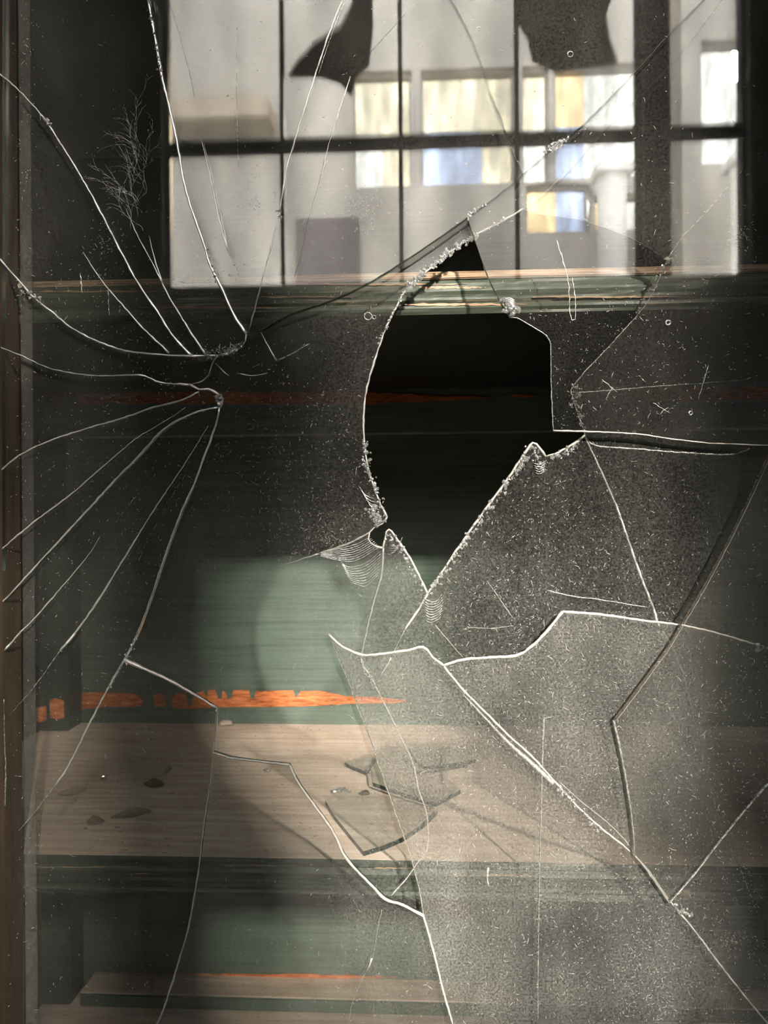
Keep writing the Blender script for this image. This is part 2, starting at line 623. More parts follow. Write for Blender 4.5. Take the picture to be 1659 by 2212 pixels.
struct(mesh_obj('wall_court_far', V, Fc, ['plaster', 'plaster', 'plaster'], None, fm))
wl = ['bright window with a broken upper corner, leftmost in the reflected row',
      'cream and blue paned window in the reflected row, between two dark steel bars',
      'narrow cream window just right of a dark bar in the reflected row',
      'large blown out white window with an amber strip, right of the brown mullion',
      'dazzling white window reflected at the right edge of the picture',
      'small amber and blue window low under the reflected row',
      'small pale window low beside the white pillar in the reflection']
pc = [[['p_cream'], ['p_white', 'p_cream']],
      [['p_cream', 'p_cream', 'p_cream'], ['p_blue', 'p_blue', 'p_cream']],
      [['p_cream'], ['p_white']],
      [['p_amber', 'p_white', 'p_white'], ['p_blue', 'p_white', 'p_white']],
      [['p_white'], ['p_white']],
      [['p_amber', 'p_blue']],
      [['p_amber', 'p_white']]]
for i, (a, b, c, d) in enumerate(WR):
    t = struct(thing('window_%d' % (i + 3), ((a + b) / 2, YF - 0.1, c), wl[i], 'window'))
    rows = pc[i]
    fw = 0.02
    for q in ((a, a + fw, c, d), (b - fw, b, c, d), (a + fw, b - fw, c, c + fw), (a + fw, b - fw, d - fw, d)):
        box('frame_bar', (q[0], q[1], YF - 0.13, YF - 0.07, q[2], q[3]), 'plaster', t)
    nr = len(rows)
    for r, row in enumerate(rows):
        zb = d - fw - (d - c - 2 * fw) * r / nr
        za = d - fw - (d - c - 2 * fw) * (r + 1) / nr
        for k, m in enumerate(row):
            xa = a + fw + (b - a - 2 * fw) * k / len(row)
            xb = a + fw + (b - a - 2 * fw) * (k + 1) / len(row)
            box('pane', (xa, xb, YF - 0.105, YF - 0.095, za, zb), m, t)

# columns, ledge and hangings in the court
for px0, px1, ptop, Y, lab in ((1290, 1356, 398, YF + 0.5, 'white plaster pillar under the big white window in the reflection'),
                               (1580, 1648, 385, YF + 0.5, 'white plaster pillar at the right edge of the reflection')):
    xa, xb = mx(px0, Y, 480), mx(px1, Y, 480)
    zt = mz(ptop, Y)
    t = thing('pillar', ((xa + xb) / 2, Y, FLOOR), lab, 'pillar')
    n = 20
    r = (xb - xa) / 2
    V, Fc = [], []
    for z, rr in ((FLOOR, r * 1.3), (FLOOR + 0.15, r * 1.3), (FLOOR + 0.16, r), (zt - 0.12, r * 0.94), (zt - 0.06, r * 1.0), (zt, r * 1.0)):
        for k in range(n):
            an = 2 * math.pi * k / n
            V.append(((xa + xb) / 2 + rr * math.cos(an), Y + rr * math.sin(an), z))
    for j in range(5):
        for k in range(n):
            Fc.append((j * n + k, j * n + (k + 1) % n, (j + 1) * n + (k + 1) % n, (j + 1) * n + k))
    Fc.append(tuple(5 * n + k for k in range(n)))
    mesh_obj('shaft', V, Fc, 'plaster_white', t)
    box('capital', ((xa + xb) / 2 - r * 1.25, (xa + xb) / 2 + r * 1.25, Y - r * 1.25, Y + r * 1.25, zt, zt + 0.07), 'plaster_white', t, 0.008)

xa, xb = at(1396, 300, 2.87).x, at(1476, 300, 2.87).x  # added upright, keeps the sun off the left part of the glass
t = thing('pier', ((xa + xb) / 2, -2.92, FLOOR), 'grey plaster pier just right of the thick post in the reflection', 'pier')
box('shaft', (xa, xb, -2.97, -2.87, FLOOR + 0.2, 4.2), 'plaster', t, 0.01)
box('base', (xa - 0.02, xb + 0.02, -2.99, -2.85, FLOOR, FLOOR + 0.2), 'plaster', t, 0.01)
o = box('ledge', (mx(330, YF), mx(596, YF), YF, YF + 0.35, mz(286, YF), mz(236, YF)), 'plaster_cream', None, 0.02)
tag(o, 'cream plaster ledge on the far wall, reflected in the upper left panes', 'ledge')
o = box('mauve_panel', (mx(640, YF), mx(775, YF), YF, YF + 0.03, mz(640, YF), mz(468, YF)), 'plaster_mauve', None, 0.006)
tag(o, 'mauve wall panel reflected low between two dark steel bars', 'panel')


def hanging(name, poly, Y, mat, label, cat):
    vs, rg = regions([(p[0], p[1]) for p in poly], [])
    f = lambda dy: (lambda p: (lambda q: (q.x, Y + dy + 0.01 * math.sin(p.x * 0.05), q.z))(at(p.x, p.y, -Y)))
    area, tris = max(rg, key=lambda r: r[0])
    # keep only triangles inside the outline
    def inside(p):
        c = False
        for (x1, y1), (x2, y2) in zip(poly, poly[1:] + poly[:1]):
            if (y1 > p.y) != (y2 > p.y) and p.x < (x2 - x1) * (p.y - y1) / (y2 - y1) + x1:
                c = not c
        return c
    tris = [t for t in tris if inside((vs[t[0]] + vs[t[1]] + vs[t[2]]) / 3)]
    V, Fc, fm = slab_vf(vs, tris, f(0.0), f(-0.012))
    o = mesh_obj(name, V, Fc, mat, None, base=tuple(at(poly[0][0], poly[0][1], Y)) if False else None)
    return tag(o, label, cat)


hanging('sacking', [(748, -140), (762, 0), (735, 50), (680, 90), (640, 135), (622, 160), (690, 162), (735, 172), (758, 205), (772, 165), (798, 140),
                    (806, 60), (803, -140)], YP - 0.13, 'sack',
        'torn brown sacking hanging between two bars, its point hooking left', 'cloth')
hanging('sacking', [(1118, -140), (1120, 40), (1140, 80), (1150, 130), (1200, 148), (1290, 142), (1338, 128), (1318, 80), (1310, 30), (1330, -30), (1340, -140)],
        YP - 0.13, 'sack', 'wide brown sacking hanging left of the thick post in the reflection', 'cloth')

# ================================================================== CABINET
YS = 0.0245          # shelf fronts
YB = 0.3155          # back panel
zu_top = at(830, 592, YS).z
zu_bot = at(830, 681, YS).z
zl_top = (at(830, 1856, YS).z + at(830, 1568, YB).z) / 2
zl_bot = zl_top - 0.023
xl = at(104, 1500, YB - 0.02).x - 0.004
xr = 0.43
cab = thing('cabinet', ((xl + xr) / 2, YB, -0.62),
            'dark green painted wooden cabinet with two worn shelves behind the broken glass', 'cabinet')
z_floor = at(830, 2196, YB - 0.034).z
z_cl = at(830, 2118, YB).z
z_cab_top = 0.352
box('back_panel', (xl, xr, YB, YB + 0.012, -0.62, zu_bot), 'green_back', cab)
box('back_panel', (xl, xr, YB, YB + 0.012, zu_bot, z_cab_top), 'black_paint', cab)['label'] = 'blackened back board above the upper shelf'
box('side_panel', (xl - 0.018, xl, YS - 0.02, YB + 0.012, -0.62, z_cab_top), 'green_dark', cab)
box('side_panel', (xr, xr + 0.018, YS - 0.02, YB + 0.012, -0.62, z_cab_top), 'green_dark', cab)
box('top_panel', (xl - 0.018, xr + 0.018, -0.03, YB + 0.012, z_cab_top, z_cab_top + 0.02), 'black_paint', cab)
box('bottom_panel', (xl, xr, YS, YB, z_floor - 0.02, z_floor), 'shelf_top', cab)
box('plinth', (xl - 0.018, xr + 0.018, YS - 0.02, YS + 0.0, -0.62, z_floor - 0.001), 'green_dark', cab)
# shelf support and corner post
cu_y = YB - 0.018
zc_bot = at(830, 935, cu_y).z
box('shelf_cleat', (xl, xr, cu_y, YB, zc_bot, zu_bot), 'green_cleat', cab)
cf_y = YB - 0.032
cl = box('floor_cleat', (at(172, 2140, cf_y).x, xr, cf_y, YB, z_floor, z_cl), 'green_back', cab, 0.0012)
box('cleat_top', (at(174, 2140, cf_y).x, xr, cf_y + 0.001, YB, z_cl, z_cl + 0.0012), 'shelf_top', cl)
px0, px1 = at(104, 1500, YB - 0.03).x, at(147, 1500, YB - 0.03).x
box('corner_post', (xl, px1, YB - 0.030, YB, z_floor, zl_bot), 'green_dark', cab, 0.001)
box('corner_post', (xl, px1, YB - 0.030, YB, zl_top, zc_bot), 'green_dark', cab, 0.001)


def shelf(z0, z1, seed, front):
    """board with a grooved, worn front edge"""
    rs = np.random.RandomState(seed)
    nx, nz = 150, 16
    xs = np.linspace(xl, xr, nx)
    base = rs.uniform(-0.0007, 0.0004, nz)
    V, Fc, fm = [], [], []
    g = np.zeros((nz, nx))
    for j in range(nz):
        w = np.cumsum(rs.normal(0, 0.00011, nx))
        g[j] = base[j] + np.clip(w - np.linspace(0, w[-1], nx), -0.0008, 0.0008)
    g[0] += 0.0012
    g[-1] += 0.0012
    for j in range(nz):
        for i in range(nx):
            V.append((xs[i], YS + g[j, i], z0 + (z1 - z0) * j / (nz - 1)))
    for j in range(nz - 1):
        for i in range(nx - 1):
            Fc.append((j * nx + i, j * nx + i + 1, (j + 1) * nx + i + 1, (j + 1) * nx + i))
            fm.append(0)
    n0 = len(V)
    for z in (z0, z1):
        for i in range(nx):
            V.append((xs[i], YB, z))
    for i in range(nx - 1):
        a = (nz - 1) * nx
        Fc.append((a + i, a + i + 1, n0 + nx + i + 1, n0 + nx + i)); fm.append(1)
        Fc.append((i + 1, i, n0 + i, n0 + i + 1)); fm.append(2)
        Fc.append((n0 + i + 1, n0 + i, n0 + nx + i, n0 + nx + i + 1)); fm.append(2)
    return mesh_obj('shelf', V, Fc, [front, 'shelf_top', 'black_paint'], cab, fm)


s_up = shelf(zu_bot, zu_top, 3, 'green_edge')
s_up['label'] = 'upper shelf with a streaked green front edge'
s_lo = shelf(zl_bot, zl_top, 5, 'green_edge2')
s_lo['label'] = 'lower shelf with a dusty tan top and dark green front edge'
# bare wood lines along the shelf edges
box('worn_arris', (xl, xr, YS - 0.0012, YS + 0.004, zu_top - 0.004, zu_top + 0.0004), 'bare', s_up, 0.0006)
# patches where the green paint is worn to orange wood
def patch(poly, Y, parent, name='worn_patch', thick=0.0008, mat='orange'):
    vs, rg = regions(poly, [])

    def inside(p):
        c = False
        for (x1, y1), (x2, y2) in zip(poly, poly[1:] + poly[:1]):
            if (y1 > p.y) != (y2 > p.y) and p.x < (x2 - x1) * (p.y - y1) / (y2 - y1) + x1:
                c = not c
        return c
    tris = [t for _, r in rg for t in r if inside((vs[t[0]] + vs[t[1]] + vs[t[2]]) / 3)]
    V, Fc, fm = slab_vf(vs, tris, lambda p: at(p.x, p.y, Y - thick), lambda p: at(p.x, p.y, Y + 0.0004))
    return mesh_obj(name, V, Fc, mat, parent)


def ragged(x0, x1, top, bot, n, amp, taper0=False, taper1=False):
    """outline of a ragged strip"""
    t, b = [], []
    for i in range(n + 1):
        s = i / n
        x = x0 + (x1 - x0) * s
        k = 1.0
        if taper1:
            k = min(1.0, (1 - s) * 3.0 + 0.06)
        if taper0:
            k = min(k, s * 6 + 0.2)
        m = (top + bot) / 2
        t.append((x, m + (top - m) * k + RNG.uniform(-amp, amp)))
        b.append((x, m + (bot - m) * k + RNG.uniform(-amp, amp)))
    return t + b[::-1]


patch(ragged(104, 138, 846, 872, 4, 2.0, True), YB - 0.0305, cab)
patch(ragged(166, 1062, 847, 873, 60, 2.0, False, True), cu_y, cab)
patch(ragged(1105, 1158, 852, 859, 8, 1.2, True, True), cu_y, cab)
patch(ragged(1350, 1700, 836, 866, 20, 2.0, True), cu_y, cab)
for x0, x1, y0, y1 in ((870, 1140, 655, 660), (300, 640, 662, 667), (905, 1050, 619, 623), (560, 760, 640, 643), (1150, 1500, 640, 643), (60, 420, 628, 631),
                       (600, 1010, 612, 616)):
    patch(ragged(x0, x1, y0, y1, 24, 1.3, True, True), YS - 0.0006, s_up, 'worn_streak', 0.0006, 'bare')
for x0, x1, y0, y1 in ((480, 640, 1869, 1871), (800, 900, 1874, 1877), (60, 420, 1872, 1874), (960, 1180, 1890, 1892), (200, 700, 1886, 1888)):
    patch(ragged(x0, x1, y0, y1, 24, 1.0, True, True), YS - 0.0006, s_lo, 'worn_streak', 0.0006, 'bare')
# crenellated patch above the lower shelf
patch([(167, 1497), (215, 1495), (270, 1497), (300, 1500), (308, 1515), (305, 1524), (290, 1527), (230, 1526), (170, 1533)], YB, cab)
patch([(330, 1500), (345, 1497), (357, 1503), (359, 1523), (350, 1528), (335, 1526)], YB, cab)
patch([(371, 1503), (385, 1496), (402, 1500), (407, 1524), (395, 1527), (372, 1525)], YB, cab)
patch([(362, 1528), (412, 1523), (420, 1498), (440, 1492), (447, 1508), (449, 1491), (465, 1490), (472, 1510), (479, 1508), (481, 1491), (489, 1499), (492, 1509),
       (500, 1508), (504, 1491), (520, 1490), (538, 1491), (541, 1509), (549, 1509), (553, 1493), (590, 1492), (634, 1491), (637, 1505), (641, 1505), (650, 1493),
       (690, 1492), (715, 1497), (750, 1504), (790, 1505), (830, 1508), (872, 1512), (880, 1515), (850, 1519), (760, 1520), (700, 1524), (640, 1526), (560, 1527), (470, 1528), (400, 1532)], YB, cab)
patch([(107, 1512), (120, 1508), (138, 1513), (139, 1550), (125, 1554), (108, 1550)], YB - 0.0305, cab)
patch([(40, 1538), (70, 1530), (100, 1524), (101, 1556), (60, 1568), (20, 1580)], YB - 0.035, cab)
patch(ragged(300, 860, 2104, 2117, 40, 1.4, True, True), YB, cab)

# door frame around the glass
x_st = at(4, 1106, 0).x
x_sr = at(1800, 1106, 0).x
z_rt, z_rb = 0.335, -0.36
fr = thing('door_frame', ((x_st + x_sr) / 2, 0.0, z_rb - 0.04),
           'brown wooden door frame at the left edge, holding the glass', 'frame')
box('stile', (x_st - 0.05, x_st, -0.008, 0.0215, z_rb - 0.04, z_rt + 0.012), 'brown', fr, 0.0015)
box('stile', (x_sr, x_sr + 0.05, -0.008, 0.0215, z_rb - 0.04, z_rt + 0.012), 'brown', fr, 0.0015)
box('rail', (x_st, x_sr, -0.008, 0.0215, z_rb - 0.04, z_rb), 'brown', fr, 0.0015)
box('rail', (x_st, x_sr, -0.008, 0.0215, z_rt, z_rt + 0.012), 'brown', fr, 0.0015)

# ================================================================== OUTER PANE (front sheet): cracks traced on the glass
YA, TA = 0.0, 0.0035
YI, TI = 0.0075, 0.0035
E = {}
E['top'] = [(532, 722), (570, 712), (610, 687), (660, 668), (700, 655), (760, 630), (820, 598), (880, 560), (940, 520), (1010, 470)]
E['top2'] = [(1010, 470), (1060, 435), (1130, 378), (1200, 315), (1260, 270), (1330, 200), (1400, 125), (1440, 80), (1520, 0)]
E['right'] = [(1010, 470), (1030, 530), (1055, 600), (1080, 650), (1100, 686), (1118, 687), (1140, 700), (1170, 718), (1188, 738), (1190, 800), (1192, 870), (1195, 930)]
E['right2'] = [(1195, 930), (1260, 932), (1370, 937), (1450, 948), (1530, 957), (1659, 962)]
E['gap1'] = [(532, 722), (530, 737), (520, 750), (500, 760), (470, 768)]
E['gap2'] = [(470, 768), (458, 785), (450, 810), (438, 822), (412, 831)]
E['gap3'] = [(412, 831), (430, 842), (450, 841), (468, 849), (481, 862), (474, 880)]
E['leftedge'] = [(474, 880), (470, 905), (455, 950), (440, 990), (420, 1045), (390, 1110), (350, 1220), (320, 1310), (290, 1385), (268, 1426)]
E['step1'] = [(268, 1426), (300, 1440), (350, 1462), (420, 1500), (468, 1530)]
E['step2'] = [(468, 1530), (466, 1570), (460, 1625)]
E['step3'] = [(460, 1625), (500, 1637), (560, 1645), (625, 1652)]
E['step4'] = [(625, 1652), (650, 1700), (715, 1790), (745, 1850), (780, 1890), (810, 1920), (832, 1942), (870, 1955), (915, 1978)]
E['tongue_l'] = [(710, 1370), (735, 1430), (770, 1520), (800, 1600), (835, 1700), (870, 1800), (890, 1860), (905, 1920), (915, 1978)]
E['tongue_l2'] = [(915, 1978), (940, 2070), (960, 2150), (978, 2212)]
E['tongue_t'] = [(710, 1370), (730, 1390), (755, 1405), (785, 1415), (830, 1412), (880, 1405), (914, 1398), (935, 1420), (958, 1438)]
E['wing_t'] = [(958, 1438), (1000, 1425), (1060, 1420), (1115, 1416), (1150, 1395), (1180, 1365), (1215, 1321)]
E['wing_t2'] = [(1215, 1321), (1300, 1328), (1400, 1342), (1470, 1350), (1550, 1368), (1659, 1400)]
E['major'] = [(958, 1438), (1000, 1490), (1050, 1540), (1100, 1590), (1150, 1635), (1200, 1690), (1250, 1745), (1300, 1790), (1345, 1825), (1370, 1848), (1400, 1880),
              (1450, 1950), (1500, 2010), (1560, 2090), (1620, 2165), (1659, 2212)]
CR = [   # cracks of the outer pane: (points, width at start, width at end, kind)
    ([(0, 160), (35, 190), (75, 232), (100, 262), (130, 308), (165, 365), (200, 425), (230, 483), (262, 545), (300, 615), (335, 665), (370, 720), (400, 755), (415, 768)], 3, 5.5, 'crack'),
    ([(320, 0), (335, 80), (350, 165), (375, 270), (385, 320), (395, 380), (410, 440), (440, 525), (455, 575), (480, 625), (505, 680), (532, 722)], 6, 7, 'crack'),
    ([(272, 450), (295, 505), (325, 560), (345, 600), (370, 650), (395, 690), (420, 730), (446, 768)], 1.5, 5, 'crack'),
    ([(322, 510), (330, 545), (340, 580), (352, 612)], 1.2, 4, 'crack'),
    ([(180, 545), (205, 585), (235, 625), (270, 665), (310, 710), (365, 762)], 1.5, 4.5, 'crack'),
    ([(225, 385), (250, 420), (272, 450)], 0.8, 1.4, 'crack_faint'),
    ([(435, 300), (450, 365), (465, 435), (480, 500), (492, 540)], 1.5, 4, 'crack'),
    ([(441, 310), (456, 372), (470, 436), (484, 500), (493, 541)], 0.8, 2, 'crack'),
    ([(492, 540), (508, 580), (525, 622)], 1.5, 0.8, 'crack_faint'),
    ([(365, 0), (390, 85), (410, 160), (420, 210)], 1.0, 2.0, 'crack_dark'),
    ([(740, 0), (725, 35), (705, 90), (680, 165), (655, 245), (635, 310), (618, 370), (605, 450), (590, 515), (570, 590), (555, 650), (537, 718)], 5, 3, 'crack'),
    ([(747, 0), (731, 35), (711, 90), (688, 160)], 1.5, 1.0, 'crack_faint'),
    ([(875, 30), (835, 75), (790, 125), (760, 165), (735, 235), (710, 310), (690, 390), (665, 480), (650, 550), (635, 600)], 1.5, 1.5, 'crack_dark'),
    ([(757, 165), (735, 232), (712, 305), (694, 380)], 3, 1.5, 'crack'),
    ([(512, 60), (511, 160), (513, 300), (515, 375)], 1.6, 1.0, 'crack_faint'),
    ([(0, 560), (35, 600), (75, 645), (110, 672), (150, 705), (200, 733), (260, 755), (310, 763), (375, 768), (430, 769), (470, 768)], 3.5, 4.5, 'crack'),
    ([(0, 750), (50, 770), (100, 793), (160, 807), (220, 812), (300, 810), (320, 815), (350, 827), (412, 831)], 2.5, 4, 'crack'),
    ([(430, 846), (385, 867), (330, 880), (260, 905), (190, 925), (100, 955), (40, 985), (0, 1018)], 4, 3.5, 'crack'),
    ([(400, 880), (375, 898), (330, 925), (290, 950), (220, 1010), (150, 1070), (90, 1115), (40, 1155), (0, 1190)], 1.5, 4, 'crack'),
    ([(474, 880), (430, 888), (380, 910), (345, 935), (300, 985), (250, 1035), (200, 1090), (140, 1155), (80, 1220), (30, 1275), (0, 1305)], 4, 4, 'crack'),
    ([(450, 920), (420, 968), (400, 1000), (370, 1045), (330, 1105), (290, 1170), (250, 1235), (210, 1300), (160, 1370), (130, 1405)], 1.5, 5, 'crack'),
    ([(130, 1405), (95, 1455), (60, 1500), (20, 1545)], 2, 0.8, 'crack_faint'),
    ([(215, 1160), (190, 1200), (140, 1260), (80, 1330), (40, 1370), (10, 1405)], 1.0, 4.5, 'crack'),
    ([(330, 1030), (300, 1065), (275, 1095), (255, 1120)], 0.8, 1.4, 'crack_faint'),
    ([(400, 1025), (370, 1075), (345, 1120), (320, 1165), (300, 1210)], 1.0, 0.8, 'crack_faint'),
    ([(268, 1426), (240, 1475), (200, 1550), (150, 1650), (120, 1695)], 5, 3.5, 'crack'),
    ([(120, 1695), (70, 1760), (40, 1795)], 2, 1.5, 'crack_faint'),
    ([(460, 1625), (455, 1680), (445, 1750), (438, 1800), (430, 1870), (410, 1990), (385, 2080), (360, 2160), (340, 2212)], 2, 4.5, 'crack'),
    ([(975, 0), (1010, 65), (1040, 140), (1060, 205), (1080, 250), (1100, 310), (1130, 378)], 2.2, 1.5, 'crack_dark'),
    ([(1560, 0), (1480, 105), (1400, 190), (1300, 290), (1240, 360), (1180, 420), (1130, 455)], 0.8, 1.2, 'crack_dark'),
    ([(780, 1418), (785, 1440), (800, 1460), (815, 1490), (840, 1540), (860, 1580), (880, 1620), (895, 1660), (905, 1710), (920, 1750), (925, 1800), (920, 1840), (905, 1860),
      (880, 1895), (845, 1935)], 4, 2.5, 'crack_faint'),
    ([(845, 1420), (835, 1440), (822, 1460)], 4, 3, 'crack'),
    ([(825, 1965), (815, 2010), (805, 2070), (795, 2090), (775, 2130), (760, 2170), (752, 2212)], 1.5, 1.5, 'crack_faint'),
    ([(803, 2070), (799, 2085), (790, 2100)], 6, 3, 'crack'),
    ([(1175, 1550), (1172, 1640), (1170, 1700), (1165, 1900), (1162, 2080), (1162, 2212)], 3, 2.0, 'crack_faint'),
    ([(1175, 1552), (1195, 1548)], 2, 1.0, 'crack_faint'),
    ([(8, 1510), (9, 1580), (12, 1660), (11, 1740)], 2.5, 3.5, 'crack_faint'),
]
outA = [(5, -140), (1798, -140), (1798, 2480), (5, 2480)]
close = [(1659 + 75, 969), (1659 + 75, 1422)]


def sm(l):
    return [tuple(p) for p in catmull(l, 26)]


linesA = []
for k, l in E.items():
    linesA.append(extend(sm(l)) if k not in ('right2', 'wing_t2') else sm(l))
linesA.append([E['right2'][-1], close[0], close[1], E['wing_t2'][-1]])
linesA.append([(1659, 1400), (1734, 1422)])
for pts, a, b, kind in CR:
    linesA.append(extend(sm(pts)))
linesA.append([(1734, 1422), (1830, 1450)])
linesA.append([(1734, 969), (1830, 978)])
seedA = [(600, 1000), (900, 1000), (1100, 1150), (1500, 1150), (700, 1500), (445, 832), (800, 1780), (1450, 1100), (640, 1450)]
paneA = thing('glass_door', tuple(at(830, 2480, YA)), 'front sliding sheet of cracked glass with a huge jagged opening and crack fans', 'glass door')
vsA, rgA = regions(outA, linesA, seedA)
REG_A = []


def film_of(px, py):
    if px < 500:
        return 'glass_light'
    if py < 600:
        return 'glass_mid' if px > 1400 else 'glass_light'
    if px > 860 and py > 1300:
        return 'glass_heavy'
    return 'glass_mid'


for area, tris in rgA:
    if area < 60:
        continue
    cx = sum(vsA[t[0]].x + vsA[t[1]].x + vsA[t[2]].x for t in tris) / (3 * len(tris))
    cy = sum(vsA[t[0]].y + vsA[t[1]].y + vsA[t[2]].y for t in tris) / (3 * len(tris))
    tx, tz = RNG.uniform(-1, 1) * 0.0007, RNG.uniform(-1, 1) * 0.0007       # each piece sits very slightly askew
    c0 = at(cx, cy, YA)

    def fa(p, dy=0.0):
        q = at(p.x, p.y, YA)
        return (q.x, YA + dy + (q.x - c0.x) * tx + (q.z - c0.z) * tz, q.z)
    V, Fc, fm = slab_vf(vsA, tris, fa, lambda p: fa(p, TA))
    mesh_obj('glass_piece', V, Fc, [film_of(cx, cy), 'glass_back', 'edge'], paneA, fm)
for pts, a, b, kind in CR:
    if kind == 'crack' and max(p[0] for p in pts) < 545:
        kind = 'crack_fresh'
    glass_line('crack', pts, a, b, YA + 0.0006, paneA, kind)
RIM = [('top', 4, 4, 'crack_dark'), ('top2', 4, 4, 'crack_dark'), ('right_u', 2.0, 2.2, 'crack_dark'), ('right_d', 2.6, 3.2, 'crack_faint'), ('right2', 5.5, 3, 'rim'), ('gap1', 4, 4, 'crack'), ('gap2', 3, 3, 'crack'),
       ('gap3', 5, 8, 'rim'), ('leftedge', 6, 5, 'crack'), ('step1', 11, 7, 'rim'), ('step2', 5, 4, 'crack'), ('step3', 5, 6, 'rim'), ('step4', 6, 8, 'rim'),
       ('tongue_l', 2.5, 3, 'crack_faint'), ('tongue_l2', 6, 6, 'crack'), ('tongue_t', 8, 6.5, 'rim'), ('wing_t', 7, 8, 'rim'), ('wing_t2', 8, 4, 'rim'),
       ('major', 6, 4.5, 'rim')]
RE = dict(E, right_u=E['right'][:5], right_d=E['right'][4:])
for k, a, b, mt in RIM:
    glass_line('broken_rim', RE[k], a * 0.85, b * 0.85, YA + 0.0004, paneA, mt, 0.22, 0.5)
# slender slivers where the long crack has opened
glass_line('crack', [(1000, 1500), (1050, 1553), (1100, 1606), (1150, 1650), (1195, 1692)], 2, 12, YA + 0.001, paneA, 'crack_faint', 0.1, 0.2)
glass_line('crack', [(1210, 1690), (1260, 1735), (1310, 1775), (1350, 1815), (1372, 1846)], 1.5, 3, YA + 0.001, paneA, 'crack', 0.2, 0.3)

# ================================================================== INNER PANE (second sheet) with the black hole
B = {}
B['hole_l'] = [(1130, 452), (1080, 480), (1020, 512), (960, 555), (905, 600), (880, 622), (855, 665), (835, 705), (815, 760), (798, 815), (788, 865), (785, 910),
               (787, 960), (795, 1010), (808, 1055), (822, 1090), (836, 1117)]
B['hole_n'] = [(836, 1117), (825, 1132), (808, 1140), (798, 1150), (795, 1165), (808, 1178), (828, 1183)]
B['hole_t'] = [(828, 1183), (832, 1160), (840, 1143), (855, 1160), (885, 1205), (908, 1250), (924, 1282)]
B['hole_r'] = [(924, 1282), (960, 1228), (1020, 1140), (1080, 1058), (1130, 985), (1150, 957), (1166, 968), (1178, 986)]
B['hole_r2'] = [(1178, 986), (1200, 980), (1240, 958), (1264, 940)]
B['hole_u'] = [(1264, 940), (1255, 915), (1246, 885), (1236, 857), (1240, 830), (1300, 765), (1360, 700), (1400, 650), (1420, 610), (1440, 562)]
B['hole_a'] = [(1440, 562), (1400, 535), (1350, 508), (1300, 490), (1250, 474), (1200, 467), (1160, 462), (1130, 452)]
BC = [
    ([(1178, 986), (1176, 1050), (1176, 1100), (1180, 1200), (1181, 1350), (1180, 1450)], 4.5, 4, 'crack_dark'),
    ([(1264, 945), (1290, 1000), (1330, 1090), (1365, 1190), (1390, 1260), (1410, 1310), (1420, 1345)], 4, 6, 'crack'),
    ([(1420, 1345), (1450, 1395), (1480, 1470), (1510, 1600), (1540, 1720), (1565, 1800), (1600, 1880), (1635, 1970)], 4, 2.5, 'crack_faint'),
    ([(1180, 1275), (1240, 1288), (1300, 1296), (1400, 1312)], 2.5, 1.5, 'crack_faint'),
    ([(828, 1183), (825, 1240), (810, 1290), (795, 1350), (780, 1420)], 4.5, 3, 'crack'),
    ([(924, 1282), (905, 1315), (888, 1340), (875, 1360)], 5, 6, 'crack'),
    ([(875, 1360), (855, 1400), (840, 1430)], 2, 1.2, 'crack_faint'),
    ([(798, 1150), (750, 1175), (690, 1195)], 5, 4, 'rim'),
    ([(690, 1195), (640, 1212), (570, 1236)], 4, 1.2, 'crack'),
    ([(1245, 848), (1320, 843), (1400, 836), (1500, 829), (1620, 820)], 3, 1.2, 'crack_faint'),
    ([(1264, 945), (1290, 963), (1380, 970), (1450, 976), (1560, 982), (1600, 978), (1620, 968)], 4, 3, 'crack_faint'),
    ([(1440, 562), (1475, 510), (1510, 475), (1560, 418), (1610, 360)], 1.8, 1.2, 'crack_faint'),
    ([(1130, 452), (1180, 412), (1240, 355)], 1.5, 0.8, 'crack_faint'),
    ([(560, 712), (575, 740), (596, 778)], 1.5, 4, 'crack'),
    ([(600, 778), (635, 762), (668, 742)], 3, 2, 'crack_faint'),
    ([(466, 785), (480, 800), (495, 812)], 2, 3, 'crack'),
    ([(510, 806), (545, 812), (578, 806)], 2.5, 1.5, 'crack'),
    ([(1005, 1355), (1060, 1357), (1110, 1352)], 1.5, 1.5, 'crack_faint'),
    ([(940, 1350), (970, 1385), (1000, 1420)], 2, 1.5, 'crack_faint'),
    ([(1052, 1255), (1080, 1295), (1108, 1335)], 1.2, 2.5, 'crack_faint'),
]
outB = [(50, -140), (1797, -140), (1797, 2480), (50, 2480)]
linesB = [sm(l) for l in B.values()] + [extend(sm(p)) for p, a, b, k in BC]
paneB = thing('glass_door', tuple(at(830, 2480, YI)), 'second glass sheet behind the front one, edging the black hole', 'glass door')
vsB, rgB = regions(outB, linesB, [(1000, 800), (1200, 600), (1230, 900), (1000, 550)])
for area, tris in rgB:
    if area < 60:
        continue
    V, Fc, fm = slab_vf(vsB, tris, lambda p: at(p.x, p.y, YI), lambda p: at(p.x, p.y, YI + TI))
    mesh_obj('glass_piece', V, Fc, ['glass_mid', 'glass_back', 'edge'], paneB, fm)
for pts, a, b, kind in BC:
    glass_line('crack', pts, a, b, YI + 0.0006, paneB, kind)
for k, a, b, mt in (('hole_l', 4, 4.5, 'crack'), ('hole_n', 4, 4, 'rim'), ('hole_t', 5, 5, 'rim'), ('hole_r', 5, 6, 'rim'), ('hole_r2', 5, 6, 'rim'),
                    ('hole_u', 2.8, 2, 'crack_faint'), ('hole_a', 1.2, 1.2, 'crack_dark')):
    glass_line('broken_rim', B[k], a, b, YI + 0.0004, paneB, mt, 0.35, 0.8)
xa, xb = at(50, 1106, YI).x, at(74, 1106, YI).x
box('edge_trim', (xa, xb, YI - 0.0012, YI - 0.0002, z_rb, z_rt), 'trim', paneB)


